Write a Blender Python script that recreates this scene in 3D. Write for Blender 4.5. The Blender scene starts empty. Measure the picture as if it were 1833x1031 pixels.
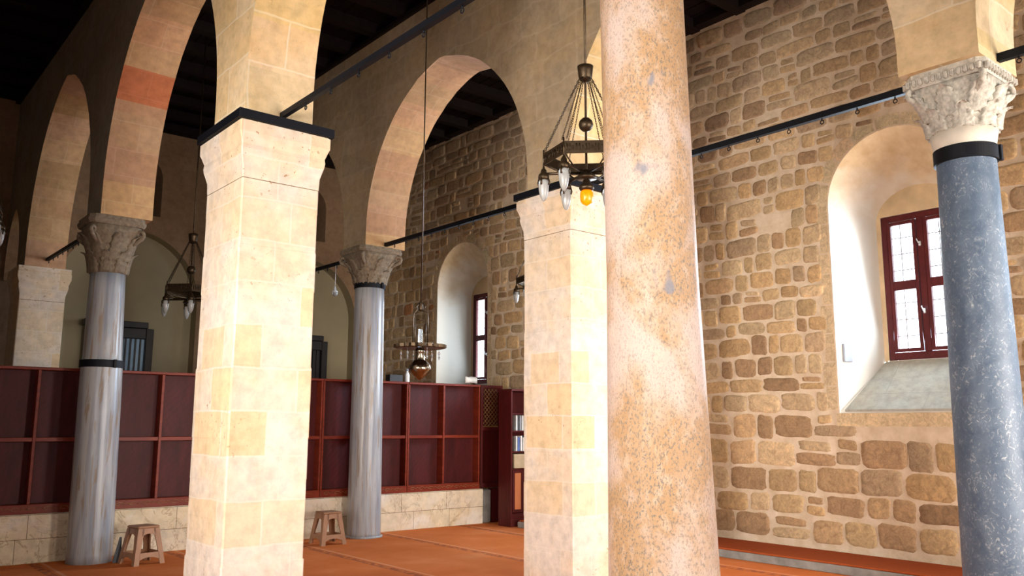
import bpy, math, random
from mathutils import Vector, Matrix, noise
PI = math.pi
random.seed(11)
S = bpy.context.scene
C = S.collection

# ------------------------------------------------------------------ camera
cam = bpy.data.objects.new('camera', bpy.data.cameras.new('camera'))
C.objects.link(cam)
right = Vector((0.768908, -0.639352, 0.003152)); down = Vector((0.104389, 0.120675, -0.987188)); fwd = Vector((0.630781, 0.759385, 0.159529))
M = Matrix((right, -down, -fwd)).transposed().to_4x4()
M.translation = (0, 0, 1.6)
cam.matrix_world = M
cam.data.sensor_width = 36.0
cam.data.lens = 1519.7 / 1833 * 36.0
cam.data.clip_start = 0.05
S.camera = cam

# ------------------------------------------------------------------ plan
XA, XB, XW, YB = 2.86, 6.5, 9.8, 17.2          # arcade lines, right wall, back wall
XL, YR = -3.6, -4.2                              # left wall, rear wall
ZC = 7.6
COLY, PIERY, NEARY, FARY, REARY = 11.13, 6.81, 2.53, 15.65, -1.95
WIN_Y = (13.35, 9.0, 4.68, 0.4)

# ------------------------------------------------------------------ world and light
w = bpy.data.worlds.new('sky'); S.world = w; w.use_nodes = True
wn = w.node_tree.nodes; wl = w.node_tree.links
wn['Background'].inputs[0].default_value = (0.80, 0.90, 1.0, 1); wn['Background'].inputs[1].default_value = 9.0

def area(name, loc, direction, sx, sy, power, color, spread=180, portal=False):
    l = bpy.data.lights.new(name, 'AREA'); l.shape = 'RECTANGLE'; l.size = sx; l.size_y = sy
    l.energy = power; l.color = color; l.spread = math.radians(spread)
    if portal: l.cycles.is_portal = True
    o = bpy.data.objects.new(name, l); C.objects.link(o); o.location = loc
    o.rotation_euler = Vector(direction).to_track_quat('-Z', 'Y').to_euler()
    return o
for y in WIN_Y:                                   # daylight through the windows of the right wall
    area('window_daylight', (XW + .60, y, 3.33), (-1, 0, 0), 1.0, 1.9, 1, (1, 1, 1), portal=True)
    area('window_daylight', (XW + .58, y, 3.33), (-1, 0, -0.12), 0.9, 1.8, {13.35: 24, 9.0: 175, 4.68: 100, 0.4: 60}[y], (0.64, 0.81, 1.0), 150)
# added unseen lights standing in for daylight from behind and left; no openings built
area('rear_fill_light', (-1.2, -4.15, 1.75), (0.42, 1, 0.02), 3.2, 3.2, 40, (1.0, 0.93, 0.86), 80)
area('rear_fill_light', (8.2, -4.15, 2.0), (-0.02, 1, 0.02), 2.2, 3.2, 210, (1.0, 0.93, 0.86), 80)
area('rear_fill_light', (4.6, -4.15, 2.0), (0.0, 1, 0.02), 2.0, 3.0, 90, (1.0, 0.93, 0.86), 70)
for y, e, dy in ((0.9, 160, .60), (4.5, 150, .20)):
    area('left_fill_light', (-3.55, y, 2.3), (1, dy, 0.0), 1.8, 2.6, e, (1.0, 0.94, 0.88), 70)  # added beams for the nearer piers, no window behind them
S.view_settings.view_transform = 'Standard'
S.view_settings.look = 'None'
S.view_settings.gamma = 1.0
S.view_settings.use_curve_mapping = False
S.view_settings.exposure = 0.35
S.cycles.caustics_reflective = False; S.cycles.caustics_refractive = False
S.cycles.diffuse_bounces = 3; S.cycles.sample_clamp_indirect = 8.0

# ------------------------------------------------------------------ helpers
class MB:
    """collects geometry, with box mapped metre UVs, per face tint and material slot"""
    def __init__(s): s.v = []; s.f = []; s.uv = []; s.t = []; s.m = []; s.sm = []
    def add(s, pts): n = len(s.v); s.v += [tuple(p) for p in pts]; return n
    def face(s, idx, uv=None, tint=(1, 1, 1), mat=0, smooth=False):
        if uv is None:
            a = [Vector(s.v[i]) for i in idx]; n = Vector((0, 0, 0))
            for i in range(1, len(a) - 1): n += (a[i] - a[0]).cross(a[i + 1] - a[0])
            ax, ay, az = abs(n.x), abs(n.y), abs(n.z)
            if az >= ax and az >= ay: uv = [(p.x, p.y) for p in a]
            elif ax > ay: uv = [(p.y, p.z) for p in a]
            else: uv = [(p.x + 0.37, p.z) for p in a]
        s.f.append(tuple(idx)); s.uv.append(uv); s.t.append(tint); s.m.append(mat); s.sm.append(smooth)
    def quad(s, a, b, c, d, **k): n = s.add((a, b, c, d)); s.face((n, n + 1, n + 2, n + 3), **k)
    def box(s, x0, x1, y0, y1, z0, z1, bev=0.0, **k):
        if bev <= 0:
            n = s.add([(x, y, z) for z in (z0, z1) for y in (y0, y1) for x in (x0, x1)])
            for q in ((0, 2, 3, 1), (4, 5, 7, 6), (0, 1, 5, 4), (2, 6, 7, 3), (0, 4, 6, 2), (1, 3, 7, 5)): s.face([n + i for i in q], **k)
        else:
            b = bev; ring = lambda z, e: [(x0 + e + b, y0 + e, z), (x1 - e - b, y0 + e, z), (x1 - e, y0 + e + b, z), (x1 - e, y1 - e - b, z),
                                          (x1 - e - b, y1 - e, z), (x0 + e + b, y1 - e, z), (x0 + e, y1 - e - b, z), (x0 + e, y0 + e + b, z)]
            rs = [ring(z0, b), ring(z0 + b, 0), ring(z1 - b, 0), ring(z1, b)]
            n = s.add([p for r in rs for p in r])
            for i in range(3):
                for j in range(8):
                    a, c = n + i * 8 + j, n + i * 8 + (j + 1) % 8
                    s.face((a, c, c + 8, a + 8), **k)
            s.face([n + 7 - j for j in range(8)], **k); s.face([n + 24 + j for j in range(8)], **k)
    def loft(s, rings, closed=True, cap=True, smooth=True, **k):
        m = len(rings[0]); n = s.add([p for r in rings for p in r]); zz = 0
        per = 0; cum = [0]
        for j in range(m):
            per += (Vector(rings[0][(j + 1) % m]) - Vector(rings[0][j])).length; cum.append(per)
        for i in range(len(rings) - 1):
            dz = (Vector(rings[i + 1][0]) - Vector(rings[i][0])).length
            for j in range(m if closed else m - 1):
                a, b = n + i * m + j, n + i * m + (j + 1) % m
                s.face((a, b, b + m, a + m), uv=[(cum[j], zz), (cum[j + 1], zz), (cum[j + 1], zz + dz), (cum[j], zz + dz)], smooth=smooth, **k)
            zz += dz
        if cap and closed:
            s.face([n + m - 1 - j for j in range(m)], **k); s.face([n + (len(rings) - 1) * m + j for j in range(m)], **k)
    def lathe(s, prof, c=(0, 0), seg=32, lean=(0, 0), **k):
        s.loft([[(c[0] + lean[0] * z + r * math.cos(2 * PI * j / seg), c[1] + lean[1] * z + r * math.sin(2 * PI * j / seg), z) for j in range(seg)] for r, z in prof], **k)
    def tube(s, pts, r, seg=8, closed=False, **k):
        pts = [Vector(p) for p in pts]; rings = []; n = len(pts)
        rr = r if isinstance(r, (list, tuple)) else [r] * n
        up = None
        for i, p in enumerate(pts):
            if closed: t = pts[(i + 1) % n] - pts[i - 1]
            else: t = pts[min(i + 1, n - 1)] - pts[max(i - 1, 0)]
            t.normalize()
            if up is None: up = Vector((0, 0, 1)) if abs(t.z) < .9 else Vector((1, 0, 0))
            a = t.cross(up).normalized(); b = a.cross(t).normalized(); up = b
            rings.append([p + (a * math.cos(2 * PI * j / seg) + b * math.sin(2 * PI * j / seg)) * rr[i] for j in range(seg)])
        if closed: rings.append(rings[0])
        s.loft(rings, cap=not closed, **k)
    def build(s, name, mats, parent=None, loc=(0, 0, 0), bevel=0, recalc=True):
        me = bpy.data.meshes.new(name); me.from_pydata(s.v, [], s.f)
        u = me.uv_layers.new(name='UVMap'); t = me.color_attributes.new('tint', 'FLOAT_COLOR', 'CORNER')
        uvs = []; cols = []
        for i, f in enumerate(s.f):
            tt = s.t[i]
            for j in range(len(f)): uvs += [s.uv[i][j][0], s.uv[i][j][1]]; cols += [tt[0], tt[1], tt[2], 1]
        me.uv_layers['UVMap'].data.foreach_set('uv', uvs); t = me.color_attributes['tint']; t.data.foreach_set('color', cols)
        me.polygons.foreach_set('material_index', s.m); me.polygons.foreach_set('use_smooth', s.sm)
        for m in (mats if isinstance(mats, (list, tuple)) else [mats]): me.materials.append(m)
        me.update()
        if recalc:
            import bmesh
            bm = bmesh.new(); bm.from_mesh(me); bmesh.ops.recalc_face_normals(bm, faces=bm.faces); bm.to_mesh(me); bm.free()
        o = bpy.data.objects.new(name, me); C.objects.link(o); o.location = loc
        if parent: o.parent = parent
        if bevel:
            b = o.modifiers.new('bevel', 'BEVEL'); b.width = bevel; b.segments = 2; b.limit_method = 'ANGLE'
        return o
def tag(o, label, cat, group=None, kind=None):
    if label: o['label'] = label
    if cat: o['category'] = cat
    if group: o['group'] = group
    if kind: o['kind'] = kind
    return o
def thing(name, loc, label, cat, group=None, rz=0):
    o = bpy.data.objects.new(name, None); C.objects.link(o); o.location = loc; o.rotation_euler = (0, 0, rz)
    o.empty_display_size = .1
    return tag(o, label, cat, group)
def struct(o): o['kind'] = 'structure'; return o
def kids(o): return [c for c in bpy.data.objects if c.parent == o]
def copy_tree(o, parent=None):
    c = o.copy(); C.objects.link(c); c.parent = parent
    for ch in kids(o): copy_tree(ch, c)
    return c

# ------------------------------------------------------------------ materials
class NT:
    def __init__(s, name, rough=.8, spec=.3):
        s.m = bpy.data.materials.new(name); s.m.use_nodes = True; s.n = s.m.node_tree.nodes; s.l = s.m.node_tree.links
        s.b = s.n['Principled BSDF']; s.b.inputs['Roughness'].default_value = rough; s.b.inputs['Specular IOR Level'].default_value = spec
    def new(s, t, **k):
        n = s.n.new(t)
        for a, v in k.items(): setattr(n, a, v)
        return n
    def set(s, n, **k):
        for a, v in k.items():
            i = n.inputs[a.replace('_', ' ')]
            if hasattr(v, 'links') or isinstance(v, bpy.types.NodeSocket): s.l.new(v, i)
            else: i.default_value = v
        return n
    def coord(s, kind='UV', scale=(1, 1, 1), rot=(0, 0, 0)):
        t = s.new('ShaderNodeTexCoord'); mp = s.new('ShaderNodeMapping'); mp.inputs['Scale'].default_value = scale; mp.inputs['Rotation'].default_value = rot
        s.l.new(t.outputs[kind], mp.inputs['Vector']); return mp.outputs[0]
    def noise(s, vec, scale, detail=4, rough=.55, dist=0):
        n = s.new('ShaderNodeTexNoise'); s.l.new(vec, n.inputs['Vector']); n.inputs['Scale'].default_value = scale
        n.inputs['Detail'].default_value = detail; n.inputs['Roughness'].default_value = rough; n.inputs['Distortion'].default_value = dist
        return n
    def ramp(s, fac, stops):
        r = s.new('ShaderNodeValToRGB'); s.l.new(fac, r.inputs[0]); e = r.color_ramp.elements
        while len(e) < len(stops): e.new(.5)
        for i, (p, c) in enumerate(stops):
            e[i].position = p; e[i].color = (*c, 1) if not isinstance(c, (int, float)) else (c, c, c, 1)
        return r.outputs[0]
    def mix(s, a, b, fac=.5, mode='MIX'):
        m = s.new('ShaderNodeMix', data_type='RGBA', blend_type=mode)
        for v, i in ((fac, 0), (a, 6), (b, 7)):
            if isinstance(v, bpy.types.NodeSocket): s.l.new(v, m.inputs[i])
            else: m.inputs[i].default_value = v if i == 0 else (*v, 1)
        return m.outputs[2]
    def bump(s, h, strength=.3, dist=.01, prev=None):
        b = s.new('ShaderNodeBump'); b.inputs['Strength'].default_value = strength; b.inputs['Distance'].default_value = dist
        s.l.new(h, b.inputs['Height'])
        if prev: s.l.new(prev, b.inputs['Normal'])
        s.l.new(b.outputs[0], s.b.inputs['Normal']); return b.outputs[0]
    def out(s, col):
        s.l.new(col, s.b.inputs['Base Color']); return s.m
    def tint(s, col):
        a = s.new('ShaderNodeAttribute', attribute_name='tint'); return s.mix(col, a.outputs['Color'], 1.0, 'MULTIPLY')

def ashlar(name, c1, c2, joint, bw=.62, bh=.31, jw=.008, patch=(.62, .40, .18), pamt=.35, soft=.5, wob=.03, contrast=1.0, rough=.85, nbump=.35, pocks=.0):
    t = NT(name, rough, .2)
    uv = t.coord('UV')
    n0 = t.noise(uv, 2.2, 3)
    va = t.new('ShaderNodeVectorMath', operation='SUBTRACT'); t.l.new(n0.outputs['Color'], va.inputs[0]); va.inputs[1].default_value = (.5, .5, .5)
    vs = t.new('ShaderNodeVectorMath', operation='SCALE'); t.l.new(va.outputs[0], vs.inputs[0]); vs.inputs['Scale'].default_value = wob
    vv = t.new('ShaderNodeVectorMath', operation='ADD'); t.l.new(uv, vv.inputs[0]); t.l.new(vs.outputs[0], vv.inputs[1])
    br = t.new('ShaderNodeTexBrick', offset=.42, squash=.8, squash_frequency=3); t.l.new(vv.outputs[0], br.inputs['Vector'])
    br.inputs['Color1'].default_value = (0, 0, 0, 1); br.inputs['Color2'].default_value = (1, 1, 1, 1); br.inputs['Mortar'].default_value = (.5, .5, .5, 1)
    br.inputs['Scale'].default_value = 1; br.inputs['Brick Width'].default_value = bw; br.inputs['Row Height'].default_value = bh
    br.inputs['Mortar Size'].default_value = jw; br.inputs['Mortar Smooth'].default_value = soft
    fac = t.ramp(br.outputs['Color'], [(.35, 0), (.95, 1)])
    obj = t.coord('Object')
    n1 = t.noise(obj, 1.7, 5, .6); n2 = t.noise(obj, 9, 6, .65); n3 = t.noise(obj, 60, 3, .6)
    base = t.mix(c1, c2, fac)
    pm = t.new('ShaderNodeMath', operation='MULTIPLY'); t.l.new(t.ramp(n1.outputs[0], [(.46, 0), (.62, 1)]), pm.inputs[0]); pm.inputs[1].default_value = pamt
    base = t.mix(base, patch, pm.outputs[0])
    base = t.mix(base, t.ramp(n2.outputs[0], [(.3, .78), (.55, 1.0), (.75, 1.12)]), 1.0, 'MULTIPLY')
    if name.startswith('veined'):
        nv = t.noise(obj, 1.6, 6, .6, 1.6)
        base = t.mix(base, (.30, .19, .10), t.ramp(nv.outputs[0], [(.485, 0), (.5, .65), (.515, 0)]))
        base = t.mix(base, (.74, .70, .64), t.ramp(n1.outputs[0], [(.5, 0), (.66, .7)]))
    jm = t.new('ShaderNodeMath', operation='MULTIPLY'); t.l.new(br.outputs['Fac'], jm.inputs[0]); jm.inputs[1].default_value = contrast
    col = t.mix(base, joint, jm.outputs[0])
    if pocks:
        pk = t.noise(obj, 26, 2, .5); pb = t.noise(obj, 1.3, 2)
        mm = t.new('ShaderNodeMath', operation='MULTIPLY'); t.l.new(t.ramp(pk.outputs[0], [(.66, 0), (.70, 1)]), mm.inputs[0]); t.l.new(t.ramp(pb.outputs[0], [(.5, 0), (.62, pocks)]), mm.inputs[1])
        col = t.mix(col, (.28, .15, .06), mm.outputs[0])
    col = t.tint(col)
    inv = t.new('ShaderNodeMath', operation='SUBTRACT'); inv.inputs[0].default_value = 1; t.l.new(br.outputs['Fac'], inv.inputs[1])
    b1 = t.bump(inv.outputs[0], .35 * contrast, .008)
    b2 = t.bump(n2.outputs[0], nbump, .02, b1)
    t.bump(n3.outputs[0], .15, .004, b2)
    return t.out(col)

MAT = {}
MAT['pier'] = ashlar('cream limestone blocks', (.66, .56, .47), (.68, .49, .29), (.70, .63, .55), .58, .34, .010, (.66, .46, .25), .5, .6, .05, .4, pocks=.8)
MAT['face_a'] = ashlar('shade-darkened tan plastered masonry', (.30, .26, .21), (.33, .28, .22), (.36, .31, .25), .7, .36, .012, (.26, .20, .13), .6, .9, .12, .3)  # shade of the far wall is put into this darker colour
MAT['face_b'] = ashlar('tan plastered masonry', (.38, .285, .18), (.44, .33, .21), (.52, .41, .29), .66, .36, .022, (.42, .29, .15), .6, 1.0, .22, .3)
MAT['soffit'] = ashlar('orange limestone voussoirs', (.55, .33, .18), (.60, .38, .22), (.62, .44, .28), .72, .33, .008, (.58, .36, .18), .5, .5, .03, .5)
MAT['neck'] = ashlar('yellow limestone blocks', (.66, .47, .26), (.70, .54, .35), (.74, .63, .46), .8, .42, .012, (.66, .42, .18), .5, .6, .06, .6, pocks=.5)  # yellow blocks; also the lighter, lit tone of the left arcade face
MAT['back'] = ashlar('brown stone blocks of the back wall', (.30, .19, .11), (.34, .22, .13), (.30, .20, .12), .5, .28, .010, (.27, .16, .09), .5, .5, .05, .4)
MAT['plinth'] = ashlar('veined cream marble slabs', (.66, .54, .36), (.70, .60, .46), (.16, .10, .06), .85, .275, .004, (.62, .44, .22), .7, .2, .004, .9, .45, .08)
MAT['sill'] = ashlar('grey stone sill slabs', (.40, .38, .32), (.46, .43, .36), (.30, .28, .24), .9, 5, .006, (.42, .36, .26), .5, .5, .01, .6)

def plain(name, col, rough=.6, spec=.4, metal=0, nscale=8, namt=.15, bump=.1, stretch=(1, 1, 1)):
    t = NT(name, rough, spec); t.b.inputs['Metallic'].default_value = metal
    v = t.coord('Object', stretch); n = t.noise(v, nscale, 4)
    c = t.mix(col, t.ramp(n.outputs[0], [(.25, 1 - namt), (.75, 1 + namt)]), 1.0, 'MULTIPLY')
    t.bump(n.outputs[0], bump, .004); return t.out(t.tint(c))
MAT['iron'] = plain('black painted iron', (.003, .0035, .006), .55, .2, 0, 30, .3, .1)
MAT['bronze'] = plain('dark aged brass', (.065, .043, .024), .42, .5, .85, 40, .35, .25)
MAT['brass'] = plain('pale worn brass', (.22, .18, .13), .22, .5, 1.0, 30, .3, .1)
MAT['glass_white'] = NT('frosted white glass', .25, .5).m; MAT['glass_white'].node_tree.nodes['Principled BSDF'].inputs['Base Color'].default_value = (.50, .50, .48, 1)
MAT['glass_white'].node_tree.nodes['Principled BSDF'].inputs['Transmission Weight'].default_value = .45
t = NT('amber glass of a lit lamp', .3, .5); t.b.inputs['Base Color'].default_value = (.8, .20, .0, 1); t.b.inputs['Emission Color'].default_value = (1, .20, .002, 1); t.b.inputs['Emission Strength'].default_value = .62; MAT['amber'] = t.m
t = NT('clear chimney glass', .05, .5); t.b.inputs['Base Color'].default_value = (.75, .85, .95, 1); t.b.inputs['Transmission Weight'].default_value = .8; MAT['clear'] = t.m
MAT['plaster'] = plain('cream window reveal plaster', (.76, .71, .62), .85, .2, 0, 2.2, .16, .3)
t = NT('cream jamb plaster worn to ochre stone in the arch', .85, .2); o_ = t.coord('Object'); n = t.noise(o_, 1.8, 5, .6); sp = t.new('ShaderNodeSeparateXYZ'); t.l.new(o_, sp.inputs[0])
ma = t.new('ShaderNodeMath', operation='MULTIPLY_ADD'); t.l.new(n.outputs[0], ma.inputs[0]); ma.inputs[1].default_value = 1.6; t.l.new(sp.outputs[2], ma.inputs[2])
mr = t.new('ShaderNodeMapRange'); t.l.new(ma.outputs[0], mr.inputs[0]); mr.inputs[1].default_value = 5.0; mr.inputs[2].default_value = 5.65
n2 = t.noise(o_, 6, 4); c = t.mix((.76, .71, .62), t.ramp(n2.outputs[0], [(.3, (.58, .40, .22)), (.7, (.72, .55, .34))]), mr.outputs[0])
t.bump(n2.outputs[0], .3, .01); MAT['plaster'] = t.out(c)
MAT['tymp'] = plain('olive tan plaster', (.36, .30, .19), .9, .2, 0, 1.5, .10, .3)
MAT['white_plastic'] = plain('white plastic', (.75, .76, .76), .4)
MAT['grey_plastic'] = plain('grey plastic box', (.30, .33, .38), .5)
MAT['cloth'] = plain('white cloth', (.72, .70, .66), .9)
MAT['card'] = plain('tan cardboard', (.42, .32, .20), .8)
MAT['orange_wood'] = plain('orange brown door panel', (.40, .13, .05), .45, .4, 0, 6, .2, .05, (1, 1, .15))
MAT['stool'] = plain('brown plastic', (.33, .17, .09), .45, .4, 0, 12, .12, .03)
MAT['black_wood'] = plain('black painted wood', (.015, .013, .014), .5)
MAT['gilt'] = plain('worn gilt ornament', (.26, .14, .05), .5, .4, .3)

def wood(name, c1, c2, rough=.4, ax=(1, 1, 1)):
    t = NT(name, rough, .22); v = t.coord('Object', ax); n = t.noise(v, 5, 6, .6, .6); n2 = t.noise(v, 40, 3)
    c = t.mix(c1, c2, t.ramp(n.outputs[0], [(.3, 0), (.7, 1)])); c = t.mix(c, t.ramp(n2.outputs[0], [(.3, .85), (.7, 1.1)]), 1.0, 'MULTIPLY')
    t.bump(n2.outputs[0], .1, .002); return t.out(t.tint(c))
MAT['red_wood'] = wood('dark red stained wood panel', (.040, .0035, .003), (.080, .008, .007), .5, (1, 1, .25))
MAT['frame_wood'] = wood('orange red stained wood frame', (.13, .014, .006), (.22, .032, .012), .4, (.4, .4, 2))
MAT['win_wood'] = wood('oxblood painted window wood', (.085, .010, .012), (.13, .018, .018), .35, (1, 1, .5))
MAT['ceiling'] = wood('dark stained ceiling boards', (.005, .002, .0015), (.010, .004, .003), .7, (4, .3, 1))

# carpet
t = NT('orange prayer carpet', .95, .1); t.b.inputs['Specular IOR Level'].default_value = .05
o_ = t.coord('Object'); n = t.noise(o_, 1.1, 4, .6, .3); n2 = t.noise(o_, 160, 3)
c = t.ramp(n.outputs[0], [(.3, (.60, .15, .035)), (.55, (.68, .19, .055)), (.75, (.74, .25, .09))])
sep = t.new('ShaderNodeSeparateXYZ'); t.l.new(o_, sep.inputs[0])
def stripe(period, off, width):
    a = t.new('ShaderNodeMath', operation='ADD'); t.l.new(sep.outputs[0], a.inputs[0]); a.inputs[1].default_value = off
    d = t.new('ShaderNodeMath', operation='PINGPONG'); t.l.new(a.outputs[0], d.inputs[0]); d.inputs[1].default_value = period / 2
    l = t.new('ShaderNodeMath', operation='LESS_THAN'); t.l.new(d.outputs[0], l.inputs[0]); l.inputs[1].default_value = width; return l.outputs[0]
n3 = t.noise(o_, 14, 2)
mm = t.new('ShaderNodeMath', operation='MULTIPLY'); t.l.new(stripe(1.53, -5.32, .05), mm.inputs[0]); t.l.new(t.ramp(n3.outputs[0], [(.42, 0), (.52, .75)]), mm.inputs[1])
c = t.mix(c, (.30, .09, .05), mm.outputs[0])
mm = t.new('ShaderNodeMath', operation='MULTIPLY'); t.l.new(stripe(1.53, -5.42, .018), mm.inputs[0]); mm.inputs[1].default_value = .5
c = t.mix(c, (.78, .42, .24), mm.outputs[0])
t.bump(n2.outputs[0], .5, .004); MAT['carpet'] = t.out(c)
MAT['carpet_red'] = plain('red brown carpet', (.36, .075, .02), .95, .1, 0, 90, .2, .4)
MAT['grey_stone'] = plain('grey stone edge', (.26, .25, .23), .8, .3, 0, 7, .3, .3)

# granite
t = NT('pink speckled granite', .45, .4); o_ = t.coord('Object', (1, 1, .62))
nb = t.noise(o_, 2.4, 4, .6, .5); ns = t.noise(o_, 120, 5, .74); nm = t.noise(o_, 24, 3, .6)
c = t.mix((.62, .47, .39), (.50, .30, .15), t.ramp(nb.outputs[0], [(.44, 0), (.56, 1)]))
c = t.mix(c, (.70, .55, .44), t.ramp(nm.outputs[0], [(.50, 0), (.70, .45)]))
am = t.new('ShaderNodeMath', operation='MULTIPLY_ADD'); t.l.new(t.ramp(nb.outputs[0], [(.40, 0), (.62, 1)]), am.inputs[0]); am.inputs[1].default_value = .62; am.inputs[2].default_value = .36
bm_ = t.new('ShaderNodeMath', operation='MULTIPLY'); t.l.new(t.ramp(ns.outputs[0], [(.525, 0), (.575, 1)]), bm_.inputs[0]); t.l.new(am.outputs[0], bm_.inputs[1])
c = t.mix(c, (.20, .17, .14), bm_.outputs[0])
nx = t.noise(o_, 7, 2); c = t.mix(c, (.20, .22, .27), t.ramp(nx.outputs[0], [(.70, 0), (.76, .8)]))
t.bump(ns.outputs[0], .35, .006); MAT['granite'] = t.out(c)
# blue grey marble
t = NT('blue grey weathered marble', .5, .4); o_ = t.coord('Object', (1, 1, .8))
n = t.noise(o_, 4.5, 6, .62, .8); n2 = t.noise(o_, 22, 6, .7, 2.2); n3 = t.noise(o_, 60, 3)
c = t.mix((.05, .08, .125), (.12, .16, .215), t.ramp(n.outputs[0], [(.3, 0), (.7, 1)]))
bm_ = t.new('ShaderNodeMath', operation='MULTIPLY'); t.l.new(t.ramp(n2.outputs[0], [(.54, 0), (.66, .8)]), bm_.inputs[0]); t.l.new(t.ramp(n.outputs[0], [(.4, .15), (.62, 1)]), bm_.inputs[1])
c = t.mix(c, (.52, .52, .50), bm_.outputs[0]); c = t.mix(c, (.04, .06, .10), t.ramp(n3.outputs[0], [(.62, 0), (.72, .6)]))
t.bump(n2.outputs[0], .25, .006); MAT['blue'] = t.out(c)
# streaked marble
def streaked(name, a, b, v1):
    t = NT(name, .3, .5); o_ = t.coord('Object', (1, 1, .07), (.05, .03, 0)); n = t.noise(o_, 9, 5, .6, .8); n2 = t.noise(o_, 22, 4, .6, .6)
    c = t.mix(a, b, t.ramp(n.outputs[0], [(.35, 0), (.62, 1)])); c = t.mix(c, v1, t.ramp(n2.outputs[0], [(.53, 0), (.62, .75)]))
    return t.out(c)
MAT['streak'] = streaked('streaked grey marble', (.22, .24, .28), (.40, .40, .40), (.25, .165, .09))
MAT['capital'] = plain('weathered carved marble', (.46, .42, .35), .8, .3, 0, 30, .4, .8)
MAT['capital_grey'] = plain('weathered brown grey carved marble', (.20, .155, .105), .8, .3, 0, 24, .4, .8)
MAT['collar'] = plain('smooth cream stone collar', (.66, .58, .47), .7, .3, 0, 8, .12, .2)
# panes
def pane_mat(name, frost):
    m = bpy.data.materials.new(name); m.use_nodes = True; n = m.node_tree.nodes; l = m.node_tree.links; n.clear()
    o = n.new('ShaderNodeOutputMaterial'); mx = n.new('ShaderNodeMixShader'); tr = n.new('ShaderNodeBsdfTransparent'); g = n.new('ShaderNodeBsdfGlossy'); g.inputs['Roughness'].default_value = .05
    tr.inputs[0].default_value = (*frost, 1); mx.inputs[0].default_value = .06
    l.new(tr.outputs[0], mx.inputs[1]); l.new(g.outputs[0], mx.inputs[2]); l.new(mx.outputs[0], o.inputs[0]); return m
MAT['pane'] = pane_mat('clear window pane', (.92, .95, .96))
MAT['pane_dim'] = pane_mat('dusty grey blue pane', (.045, .06, .075))
MAT['pane_dark'] = pane_mat('nearly opaque dark pane', (.004, .005, .006))  # lets almost nothing through
# rubble
t = NT('tan lime mortar', .92, .15); o_ = t.coord('Object'); n = t.noise(o_, 5, 6, .6); n2 = t.noise(o_, 40, 4)
c = t.ramp(n.outputs[0], [(.3, (.50, .37, .24)), (.55, (.62, .49, .35)), (.8, (.72, .60, .47))])
b = t.bump(n.outputs[0], .4, .03); t.bump(n2.outputs[0], .3, .006, b); MAT['mortar'] = t.out(t.tint(c))
t = NT('tan rubble stone', .85, .2); n = t.noise(t.coord('Object'), 9, 7, .72, 1.2); n2 = t.noise(t.coord('Object'), 45, 4, .6)
c = t.ramp(n.outputs[0], [(.30, (.66, .60, .54)), (.5, (.98, .97, .95)), (.70, (1.32, 1.25, 1.12))])
c = t.mix(c, t.ramp(n2.outputs[0], [(.3, .82), (.7, 1.12)]), 1.0, 'MULTIPLY')
b = t.bump(n.outputs[0], .6, .03); t.bump(n2.outputs[0], .35, .006, b); MAT['stone'] = t.out(t.tint(c))

# ------------------------------------------------------------------ setting
mb = MB(); mb.box(XL - .3, XW + .9, YR - .3, YB + .6, -.2, 0); struct(mb.build('floor', MAT['carpet']))

# ceiling: boards and beams
mb = MB(); mb.box(XL - .3, XW + .9, YR - .3, YB + .6, ZC, ZC + .15)
y = YR + .4
while y < YB:
    mb.box(XL, XW, y, y + .16, ZC - .16, ZC); y += .8
for x in (XA - .1, XB - .1): mb.box(x - .3, x + .5, YR, YB, ZC - .22, ZC - .16)
for x0, x1 in ((XW - .16, XW), (XL, XL + .16)): mb.box(x0, x1, YR, YB, ZC - .14, ZC - .01)
mb.box(XL, XW, YB - .16, YB, ZC - .17, ZC - .01)
for i in range(60):
    x = XL + i * (XW - XL) / 60; mb.box(x, x + .02, YR, YB, ZC - .012, ZC)
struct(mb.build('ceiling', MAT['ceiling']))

def opening_arch(yc, r, zs, n=20, rise=None):
    rise = rise or r
    return [(yc - r * math.cos(PI * i / n), zs + rise * math.sin(PI * i / n)) for i in range(n + 1)]

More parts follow.
